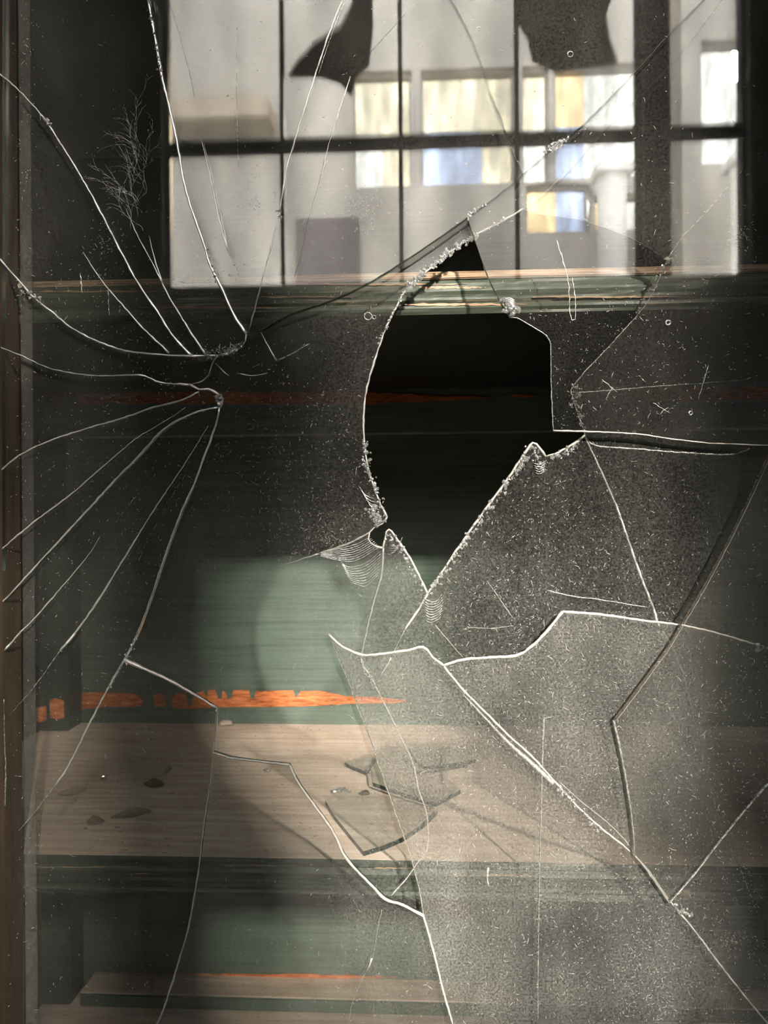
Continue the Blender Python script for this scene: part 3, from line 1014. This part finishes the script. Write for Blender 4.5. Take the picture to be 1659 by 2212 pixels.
# ------------------------------------------------------------------ chips and shell marks along the broken edges
def chips(parent, pts, n, r0, r1, Y, spread=4.0, name='chip'):
    """a row of small splintered chips along a line, one mesh"""
    c = catmull(pts, 3)
    V, Fc = [], []
    for k in range(n):
        q = c[int(RNG.random() * (len(c) - 1))]
        r = RNG.uniform(r0, r1)
        x, y = q[0] + RNG.gauss(0, spread), q[1] + RNG.gauss(0, spread)
        b0 = len(V)
        ang = RNG.random() * 6.28
        el = RNG.uniform(0.45, 1.0)
        ring = 7
        cpt = np.array(at(x, y, Y))
        for lv, (rr, dy) in enumerate(((1.0, 0.0), (0.62, -0.45), (0.2, -0.6))):
            for j in range(ring):
                a = 2 * math.pi * j / ring
                f = RNG.uniform(0.75, 1.2)
                u, w = rr * f * math.cos(a), rr * f * el * math.sin(a)
                V.append(cpt + r * PXM * np.array((u * math.cos(ang) - w * math.sin(ang), dy * RNG.uniform(0.6, 1.3), u * math.sin(ang) + w * math.cos(ang))))
        for lv in range(2):
            for j in range(ring):
                j2 = (j + 1) % ring
                Fc.append((b0 + lv * ring + j, b0 + lv * ring + j2, b0 + (lv + 1) * ring + j2, b0 + (lv + 1) * ring + j))
        Fc.append(tuple(b0 + 2 * ring + j for j in range(ring)))
        Fc.append(tuple(b0 + j for j in range(ring))[::-1])
    o = mesh_obj(name, V, Fc, 'chip', parent)
    o['kind'] = 'stuff'
    return o


chips(paneB, [(880, 622), (905, 598), (950, 560), (1000, 525), (1030, 505)], 95, 3, 7, YI - 0.0003, 4, 'beaded_edge')
chips(paneB, [(1030, 505), (1060, 490), (1100, 470)], 14, 2, 4.5, YI - 0.0003, 3, 'beaded_edge')
chips(paneB, [(878, 622), (855, 665), (835, 705), (815, 745)], 26, 1.5, 4, YI - 0.0003, 2.5, 'edge_chips')
chips(paneB, [(787, 950), (795, 1010), (808, 1055), (822, 1090), (832, 1115)], 60, 2, 5.5, YI - 0.0003, 5, 'edge_chips')
chips(paneB, [(795, 1095), (810, 1115), (825, 1125)], 34, 2.5, 6.5, YI - 0.0003, 6, 'edge_chips')
chips(paneB, [(930, 1278), (970, 1222), (1030, 1135), (1085, 1060), (1140, 985)], 120, 2, 5.5, YI - 0.0003, 4, 'edge_chips')
chips(paneB, [(1150, 965), (1166, 1000), (1178, 1010)], 26, 2.5, 6, YI - 0.0003, 6, 'edge_chips')
chips(paneB, [(1190, 990), (1225, 975), (1258, 952)], 36, 2, 5, YI - 0.0003, 4, 'edge_chips')
chips(paneB, [(838, 1155), (860, 1180), (885, 1220), (915, 1275)], 44, 2, 5, YI - 0.0003, 4, 'edge_chips')
chips(paneB, [(1440, 562), (1415, 610), (1395, 645), (1370, 690)], 24, 1.5, 4, YI - 0.0003, 2.5, 'edge_chips')
chips(paneB, [(1245, 835), (1243, 865), (1262, 925)], 34, 2, 5, YI - 0.0003, 5, 'edge_chips')
chips(paneB, [(1440, 560), (1452, 564)], 9, 3, 6, YI - 0.0003, 3, 'edge_chips')
chips(paneA, [(1095, 650), (1105, 672)], 22, 5, 11, YA - 0.0003, 6, 'edge_chips')
chips(paneA, [(440, 768), (470, 764), (505, 755), (528, 735)], 50, 1.5, 4.5, YA - 0.0003, 5, 'edge_chips')
chips(paneA, [(470, 862), (478, 862)], 14, 3, 7, YA - 0.0003, 4, 'edge_chips')
chips(paneA, [(1180, 332), (1205, 312), (1225, 300)], 26, 3, 6.5, YA - 0.0003, 3, 'edge_chips')
chips(paneA, [(1010, 470), (1030, 452), (1050, 440)], 22, 1.5, 4.5, YA - 0.0003, 3, 'edge_chips')
chips(paneA, [(95, 255), (108, 272)], 14, 2, 4.5, YA - 0.0003, 2, 'edge_chips')
chips(paneA, [(600, 455), (605, 470)], 9, 2.5, 5, YA - 0.0003, 3, 'edge_chips')
chips(paneA, [(35, 615), (60, 638), (90, 648)], 20, 2, 5, YA - 0.0003, 4, 'edge_chips')
chips(paneA, [(445, 528), (455, 565), (475, 615)], 22, 1.5, 4, YA - 0.0003, 4, 'edge_chips')
chips(paneA, [(300, 1370), (285, 1400), (255, 1455), (235, 1490)], 34, 1.5, 4, YA - 0.0003, 4, 'edge_chips')
chips(paneA, [(1210, 1700), (1260, 1755), (1300, 1800)], 34, 1.5, 4.5, YA - 0.0003, 4, 'edge_chips')
chips(paneA, [(1460, 1955), (1495, 1985)], 16, 2.5, 6, YA - 0.0003, 5, 'edge_chips')
chips(paneA, [(325, 30), (340, 110), (350, 170)], 34, 1.5, 4, YA - 0.0003, 2.5, 'edge_chips')
chips(paneA, [(775, 1425), (790, 1450), (808, 1480)], 18, 1.5, 4, YA - 0.0003, 3, 'edge_chips')
chips(paneA, [(1630, 1395), (1655, 1402)], 12, 4, 8, YA - 0.0003, 4, 'edge_chips')


def shell(parent, arcs, Y, w=2.2):
    """conchoidal ripples: nested curved ridges, one mesh"""
    V, Fc = [], []
    for a in arcs:
        c = catmull(a, 4)
        m = len(c)
        P = [np.array(at(q[0] + RNG.uniform(-.5, .5), q[1] + RNG.uniform(-.5, .5), Y)) for q in c]
        R = [max(0.3, w * (0.35 + 0.65 * math.sin(math.pi * (i + 0.5) / m)) * RNG.uniform(0.6, 1.2)) * PXM / 2 for i in range(m)]
        v, f = tube_vf(P, R, 5, 1.0, len(V))
        V += v
        Fc += f
    return mesh_obj('shell_fracture', V, Fc, 'chip', parent, smooth=True)


shell(paneB, [[(745 + 5 * k * 0.6 - 14, 1212 + k * 6.2 - 6), (752 + k * 2, 1225 + k * 6.0 * 0.75), (790, 1216 + k * 6.2), (823 - k * 0.8, 1190 + k * 6.6)] for k in range(9)], YI - 0.0002, 2.6)
shell(paneB, [[(690, 1194 + k * 1.0), (730, 1186 + k * 3.4), (768, 1176 + k * 5.0), (800 + k * 3, 1160 + k * 3)] for k in range(8)], YI - 0.0002, 3.0)
shell(paneB, [[(915 + k * 0.6, 1292 + k * 6), (930, 1300 + k * 5.6), (945, 1297 + k * 5.2), (958 - abs(k - 3) * 1.2, 1283 + k * 6)] for k in range(9)], YI - 0.0002, 2.6)
shell(paneA, [[(1085 + k * 4, 648 + k), (1100 + k * 2, 644 + k * 4), (1114, 650 + k * 5)] for k in range(5)], YA - 0.0006, 3.5)
shell(paneB, [[(1152 + k, 1000 + k * 5), (1166, 1004 + k * 5), (1178, 996 + k * 5)] for k in range(5)], YI - 0.0006, 3)
shell(paneB, [[(775 + k * 4, 1050 + k * 7), (790 + k * 4, 1070 + k * 8), (812 + k * 3, 1078 + k * 8)] for k in range(4)], YI - 0.0004, 2.5)
shell(paneB, [[(870 - k * 3, 1160 + k * 6), (860 - k * 3, 1178 + k * 5), (843, 1180 + k * 5)] for k in range(4)], YI - 0.0004, 3)


# ------------------------------------------------------------------ dust, drips and smears on the glass
def pip(p, poly):
    c = False
    for (x1, y1), (x2, y2) in zip(poly, poly[1:] + poly[:1]):
        if (y1 > p[1]) != (y2 > p[1]) and p[0] < (x2 - x1) * (p[1] - y1) / (y2 - y1) + x1:
            c = not c
    return c


HOLE_A = (E['top'] + E['right'][1:] + E['right2'][1:] + close + E['wing_t2'][::-1] + E['wing_t'][::-1][1:] + E['tongue_t'][::-1][1:] + E['tongue_l'][1:]
          + E['step4'][::-1][1:] + E['step3'][::-1][1:] + E['step2'][::-1][1:] + E['step1'][::-1][1:] + E['leftedge'][::-1][1:] + E['gap3'][::-1][1:]
          + E['gap2'][::-1][1:] + E['gap1'][::-1][1:])
HOLE_B = (B['hole_l'] + B['hole_n'][1:] + B['hole_t'][1:] + B['hole_r'][1:] + B['hole_r2'][1:] + B['hole_u'][1:] + B['hole_a'][1:])


def dens(x, y):
    g = lambda cx, cy, sx, sy: math.exp(-((x - cx) / sx) ** 2 - ((y - cy) / sy) ** 2)
    d = 0.10 + 1.0 * g(1180, 1200, 230, 260) + 0.75 * g(1330, 2080, 330, 260) + 0.6 * g(1250, 1500, 350, 200) + 0.55 * g(650, 1020, 200, 220)
    d += 0.30 * g(300, 900, 300, 350) + 0.35 * g(1500, 1650, 200, 250) + 0.25 * g(1400, 750, 200, 200)
    if y < 560:
        d *= 0.45
    return min(1, d)


flA, flB = [], []
while len(flA) + len(flB) < 11000:
    x, y = RNG.uniform(16, 1700), RNG.uniform(-30, 2260)
    if RNG.random() > dens(x, y):
        continue
    if pip((x, y), HOLE_A):
        if pip((x, y), HOLE_B):
            continue
        flB.append((x, y))
    else:
        flA.append((x, y))


for cx, cy, sx, sy, n in ((785, 445, 18, 22, 110), (545, 415, 14, 45, 60), (705, 1165, 28, 22, 160), (640, 1190, 60, 30, 60), (1395, 1318, 60, 14, 60),
                          (1390, 2035, 18, 30, 45), (1355, 2120, 22, 25, 45), (1425, 2165, 18, 40, 70), (1500, 1690, 90, 60, 90), (1600, 2030, 40, 12, 60),
                          (60, 90, 18, 80, 60), (50, 400, 14, 120, 60), (480, 755, 30, 8, 90), (215, 590, 14, 50, 50), (1600, 500, 18, 28, 60), (230, 520, 22, 22, 60)):
    for k in range(n):
        p = (RNG.gauss(cx, sx), RNG.gauss(cy, sy))
        if p[0] > 14:
            if not pip(p, HOLE_A):
                flA.append(p)
            elif not pip(p, HOLE_B):
                flB.append(p)


def flecks(name, pos, Y, parent, mat='dust', big=1.0):
    """thousands of dust flecks and lint hairs lying on the glass, one mesh"""
    V, Fc = [], []
    for x, y in pos:
        s = RNG.random()
        L = (RNG.uniform(0.5, 1.2) if s < 0.7 else RNG.uniform(1.4, 3.4) if s < 0.975 else RNG.uniform(3.5, 7)) * big
        wd_ = RNG.uniform(0.4, 0.7) if s >= 0.7 else L * RNG.uniform(0.5, 0.9)
        a = RNG.uniform(0, math.pi)
        bend = RNG.uniform(-0.7, 0.7) * L * 0.6
        c = np.array(at(x, y, Y - 0.00012))
        ca, sa = math.cos(a), math.sin(a)
        b0 = len(V)
        for u, off in ((-L, 0.0), (0, bend), (L, 0.0)):
            for w, dy in ((wd_, 0), (-wd_, 0)):
                k = 0.55 if u else 1.0
                du, dv = u, off * 0.5 + w * k
                V.append((c[0] + PXM * (du * ca - dv * sa), c[1] - (0.00015 if u == 0 else 0), c[2] + PXM * (du * sa + dv * ca)))
        Fc += [(b0, b0 + 1, b0 + 3, b0 + 2), (b0 + 2, b0 + 3, b0 + 5, b0 + 4)]
    o = mesh_obj(name, V, Fc, mat, parent)
    o['kind'] = 'stuff'
    return o


flecks('dust', flA, YA, paneA)
flecks('dust', flB, YI, paneB)

# feathery frost of dried water near the top left
V, Fc = [], []


def vein(x, y, a, n, w, turn, lvl):
    pts = []
    for i in range(n):
        pts.append(np.array(at(x, y, YA - 0.0001)))
        a += RNG.gauss(turn, 0.16)
        x += math.cos(a) * 5
        y -= math.sin(a) * 5
        if lvl < 2 and i > 2 and RNG.random() < (0.30 if lvl == 0 else 0.12):
            vein(x, y, a + RNG.choice((0.55, 0.45, -0.3)), max(4, int((n - i) * RNG.uniform(0.4, 0.8))), w * 0.7, 0.02, lvl + 1)
    v, f = tube_vf(pts, [w * PXM * (1 - 0.75 * i / n) for i in range(n)], 3, 0.4, len(V))
    V.extend(v)
    Fc.extend(f)


for k in range(16):
    vein(RNG.uniform(282, 325), RNG.uniform(300, 500), math.radians(RNG.uniform(85, 125)), RNG.randint(14, 34), RNG.uniform(0.22, 0.5), 0.012, 0)
o = mesh_obj('dried_water_veins', V, Fc, 'veins', paneA)
o['kind'] = 'stuff'

for nm, loop, w in (('drip_mark', [(1203, 520), (1215, 560), (1226, 600), (1230, 640), (1231, 675), (1236, 693), (1243, 690), (1243, 660), (1240, 625), (1236, 600)], 2.2),
                    ('drip_mark', [(1054, 1875), (1053, 1895), (1055, 1915)], 4),
                    ('drip_mark', [(174, 590), (175, 612), (178, 632)], 2), ('drip_mark', [(234, 622), (235, 655), (236, 680)], 1.5)):
    glass_line(nm, loop, w, w * 0.8, YA - 0.0001, paneA, 'crack_faint', 0.7, 1.0, 5)


for pts in ([(1300, 820), (1318, 834), (1334, 848)], [(1324, 836), (1314, 852), (1308, 862)], [(1410, 870), (1430, 882), (1448, 893)], [(1444, 880), (1432, 888), (1426, 896)],
            [(1385, 815), (1394, 826)], [(1530, 790), (1518, 830), (1508, 862)], [(1598, 1640), (1585, 1652)], [(1400, 1440), (1408, 1446)]):
    glass_line('scratch', pts, 1.6, 1.2, YA - 0.0001, paneA, 'crack_faint', 0.5, 0.8, 5)


def ring(x, y, r, w, parent, Y):
    pts = [(x + r * math.cos(a), y + r * math.sin(a)) for a in np.linspace(0, 6.283, 13)]
    return glass_line('bubble_ring', pts, w, w, Y - 0.0001, parent, 'chip', 0.2, 0.2, 2)


for x, y, r, w in ((1443, 697, 5, 4), (1492, 892, 4, 3), (1035, 62, 4, 2), (1232, 117, 6, 2)):
    ring(x, y, r, w, paneA, YA)
for x, y, r, w in ((795, 683, 8, 3), (808, 685, 4, 2)):
    ring(x, y, r, w, paneB, YI)
for k, (x, y, r) in enumerate(((1607, 507, 4), (1480, 1876, 5), (1470, 1910, 8), (1478, 1903, 4), (1482, 1930, 9))):
    n = 14
    V = [at(x, y, YA - 0.0005)]
    for j in range(n):
        f = RNG.uniform(0.7, 1.15)
        V.append(at(x + r * f * math.cos(6.283 * j / n) * 1.0, y + r * f * math.sin(6.283 * j / n), YA - 0.0001))
    mesh_obj('dirt_spot', V, [(0, 1 + j, 1 + (j + 1) % n) for j in range(n)] + [tuple(range(1, n + 1))], 'dirt', paneA)

# ================================================================== LOOSE SHARD leaning on the front of the pane, lower right
YC = -0.0034
Cpoly = [(1730, 850), (1659, 985), (1610, 1090), (1550, 1210), (1500, 1300), (1470, 1350), (1440, 1400), (1400, 1455), (1360, 1510), (1325, 1555), (1340, 1620),
         (1355, 1700), (1366, 1780), (1371, 1848), (1400, 1884), (1446, 1950), (1500, 1888), (1565, 1804), (1620, 1737), (1659, 1692), (1730, 1610)]
shC = thing('glass_shard', tuple(at(1446, 1950, YC)), 'big pointed glass shard with a brown dirty edge, leaning over the pane at lower right', 'glass shard')
vs, rg = regions(Cpoly, [])
tris = [t for _, r in rg for t in r if pip(tuple((vs[t[0]] + vs[t[1]] + vs[t[2]]) / 3), Cpoly)]
V, Fc, fm = slab_vf(vs, tris, lambda p: at(p.x, p.y, YC), lambda p: at(p.x, p.y, YC + 0.0024))
mesh_obj('glass_sheet', V, Fc, ['glass_mid', 'glass_back', 'edge'], shC, fm)
glass_line('broken_rim', [p for p in Cpoly[0:10]], 2.5, 3.5, YC + 0.0006, shC, 'rim_brown', 0.2, 0.5)
glass_line('broken_rim', [(p[0] + 5, p[1] + 3) for p in Cpoly[0:10]], 0.9, 1.4, YC + 0.0003, shC, 'rim', 0.2, 0.5)
glass_line('broken_rim', Cpoly[9:14], 5, 3, YC + 0.0006, shC, 'crack_faint', 0.2, 0.5)
glass_line('broken_rim', Cpoly[13:16], 3, 3.5, YC + 0.0006, shC, 'crack', 0.2, 0.5)
glass_line('broken_rim', Cpoly[15:21], 4, 5, YC + 0.0006, shC, 'crack_faint', 0.3, 0.5)
fl = []
while len(fl) < 420:
    p = (RNG.uniform(1330, 1720), RNG.uniform(1000, 1940))
    if pip(p, Cpoly):
        fl.append(p)
flecks('dust', fl, YC, shC, 'dust', 1.25)


# ================================================================== SHARDS AND CRUMBS ON THE LOWER SHELF
def shelf_shard(poly, label, lift=0.0, th=0.0032, group=None):
    base = atz(poly[0][0], poly[0][1], zl_top)
    t = thing('glass_shard', tuple(base), label, 'glass shard', group)
    vs, rg = regions(poly, [])
    tris = [q for _, r in rg for q in r if pip(tuple((vs[q[0]] + vs[q[1]] + vs[q[2]]) / 3), poly)]

    def f(dz):
        return lambda p: (lambda w: (w.x, w.y, zl_top + lift + dz))(atz(p.x, p.y, zl_top + lift + th))
    V, Fc, fm = slab_vf(vs, tris, f(th), f(0.0003))
    faces = [k for k, m in enumerate(fm) if m != 2]
    sd_ = [k for k, m in enumerate(fm) if m == 2]
    m = sum((Vector(v) for v in V), Vector()) / len(V)
    runs, rest = [], list(faces)
    for k in sd_:
        a, b = Vector(V[Fc[k][0]]), Vector(V[Fc[k][1]])
        nrm = Vector(((b - a).y, -(b - a).x, 0))
        if nrm.dot((a + b) / 2 - m) < 0:
            nrm = -nrm
        if nrm.y >= 0:
            rest.append(k)
            continue
        hit = [r_ for r_ in runs if any(set(Fc[k]) & set(Fc[q]) for q in r_)]
        new = [k] + [q for r_ in hit for q in r_]
        runs = [r_ for r_ in runs if r_ not in hit] + [new]
    # flat sheet and each dark run of broken edge are parts of their own
    mesh_obj('glass_sheet', V, [Fc[k] for k in rest], ['glass_clear', 'glass_back'], t, [min(1, fm[k]) for k in rest])
    for r_ in runs:
        mesh_obj('broken_edge', V, [Fc[k] for k in r_], 'loose_edge', t)['label'] = 'dark green broken edge'
    return t


shelf_shard([(703, 1729), (722, 1762), (745, 1790), (785, 1839), (830, 1826), (870, 1809), (915, 1780), (945, 1750), (895, 1728), (800, 1706), (730, 1706)],
            'largest loose glass shard lying flat on the lower shelf, its dark green front edge curved')
shelf_shard([(824, 1610), (962, 1617), (966, 1680), (995, 1706), (942, 1734), (880, 1716), (805, 1690), (800, 1655)],
            'loose glass shard behind the largest one, with a short dark edge at right', 0.0036)
shelf_shard([(744, 1647), (768, 1658), (792, 1667), (814, 1634), (790, 1628)],
            'small glass splinter with a glinting corner, lit on the lower shelf')
shelf_shard([(884, 1616), (897, 1640), (917, 1656), (970, 1650), (1028, 1640), (1010, 1608), (930, 1602)],
            'flat glass shard behind the tongue of glass, near the back of the shelf', 0.0074)


def crumb(name, px, py, r, mat, label, cat, flat=0.4, el=1.0, ang=0.0, seed=0, group=None):
    rs = random.Random(seed)
    c = atz(px, py, zl_top)
    s = (c - CAM).length / F * r
    bm = bmesh.new()
    bmesh.ops.create_icosphere(bm, subdivisions=2, radius=1.0)
    for v in bm.verts:
        k = 1 + rs.uniform(-0.22, 0.22)
        x, y, z = v.co.x * k * s, v.co.y * k * s * el, v.co.z * k * s * flat
        v.co = (c.x + x * math.cos(ang) - y * math.sin(ang), c.y + x * math.sin(ang) + y * math.cos(ang), zl_top + s * flat + z)
    vs = [tuple(v.co) for v in bm.verts]
    fs = [[v.index for v in f.verts] for f in bm.faces]
    bm.free()
    o = mesh_obj(name, vs, fs, mat, None, smooth=False, base=(c.x, c.y, zl_top))
    return tag(o, label, cat, group)


crumb('pebble', 487, 1566, 13, 'pebble', 'oval pale pebble at the back of the lower shelf, by the stepped crack', 'pebble', 0.35, 0.7, 0, 1)
crumb('wood_chip', 788, 1718, 10, 'flake_dark', 'dark brown triangular wood chip lying behind the largest loose shard', 'wood chip', 0.5, 0.7, 0.4, 2)
for k, (x, y, r) in enumerate(((722, 1714, 6), (733, 1712, 7), (744, 1710, 6), (754, 1712, 5))):
    crumb('glass_crumb', x, y, r, 'chip', '%s glass crumb of the glinting row behind the largest loose shard' % ('leftmost', 'second', 'third', 'rightmost')[k], 'glass crumb', 0.8, 0.8, k, 10 + k, 'row of glass crumbs')
crumb('glass_crumb', 224, 1685, 6, 'chip', 'lone glinting glass crumb on the left of the lower shelf', 'glass crumb', 0.8, 0.7, 0, 31)
crumb('glass_crumb', 793, 1672, 6, 'chip', 'glass crumb just in front of the small lit splinter', 'glass crumb', 0.8, 1.2, 0.6, 32)
crumb('glass_crumb', 578, 1668, 8, 'chip', 'glass crumb below the stepped crack, on the shaded shelf', 'glass crumb', 0.5, 0.6, 0.3, 33)


def flake(pts, w, mat, label, curl=0.004):
    """curled strip of peeled paint lying on the shelf"""
    c = catmull([tuple(atz(x, y, zl_top))[:2] for x, y in pts], 0.003)
    V, Fc = [], []
    m = len(c)
    for i, q in enumerate(c):
        s = i / (m - 1)
        ww = w * (0.25 + 0.75 * math.sin(math.pi * min(max(s, 0.03), 0.97)))
        for k, (dy, dz) in enumerate(((-0.5, 0.0004), (0.0, 0.0006), (0.5, curl * math.sin(math.pi * s) + 0.0004))):
            V.append((q[0], q[1] + dy * ww, zl_top + dz))
            V.append((q[0], q[1] + dy * ww, zl_top + dz + 0.0005))
    for i in range(m - 1):
        a, b = i * 6, (i + 1) * 6
        for k in (0, 2):
            Fc += [(a + k + 1, b + k + 1, b + k + 3, a + k + 3), (a + k, a + k + 2, b + k + 2, b + k)]
        Fc += [(a, b, b + 1, a + 1), (a + 4, a + 5, b + 5, b + 4)]
    o = mesh_obj('paint_flake', V, Fc, mat, None, base=(c[0][0], c[0][1], zl_top))
    return tag(o, label, 'paint flake')


flake([(124, 1718), (150, 1719), (172, 1713), (188, 1707)], 0.006, 'flake', 'curled paint flake beside the left crack on the lower shelf')
flake([(188, 1776), (205, 1780), (225, 1777)], 0.008, 'flake', 'short curled paint flake at the front left of the lower shelf')
flake([(240, 1768), (275, 1765), (305, 1760), (328, 1754)], 0.007, 'flake', 'longest curled paint flake on the left of the lower shelf')
flake([(312, 1695), (335, 1699), (354, 1697)], 0.008, 'flake_dark', 'dark curled paint flake in the middle of the shaded shelf')
flake([(352, 1672), (362, 1668), (371, 1663)], 0.007, 'flake', 'small upturned paint flake near the long lower crack')
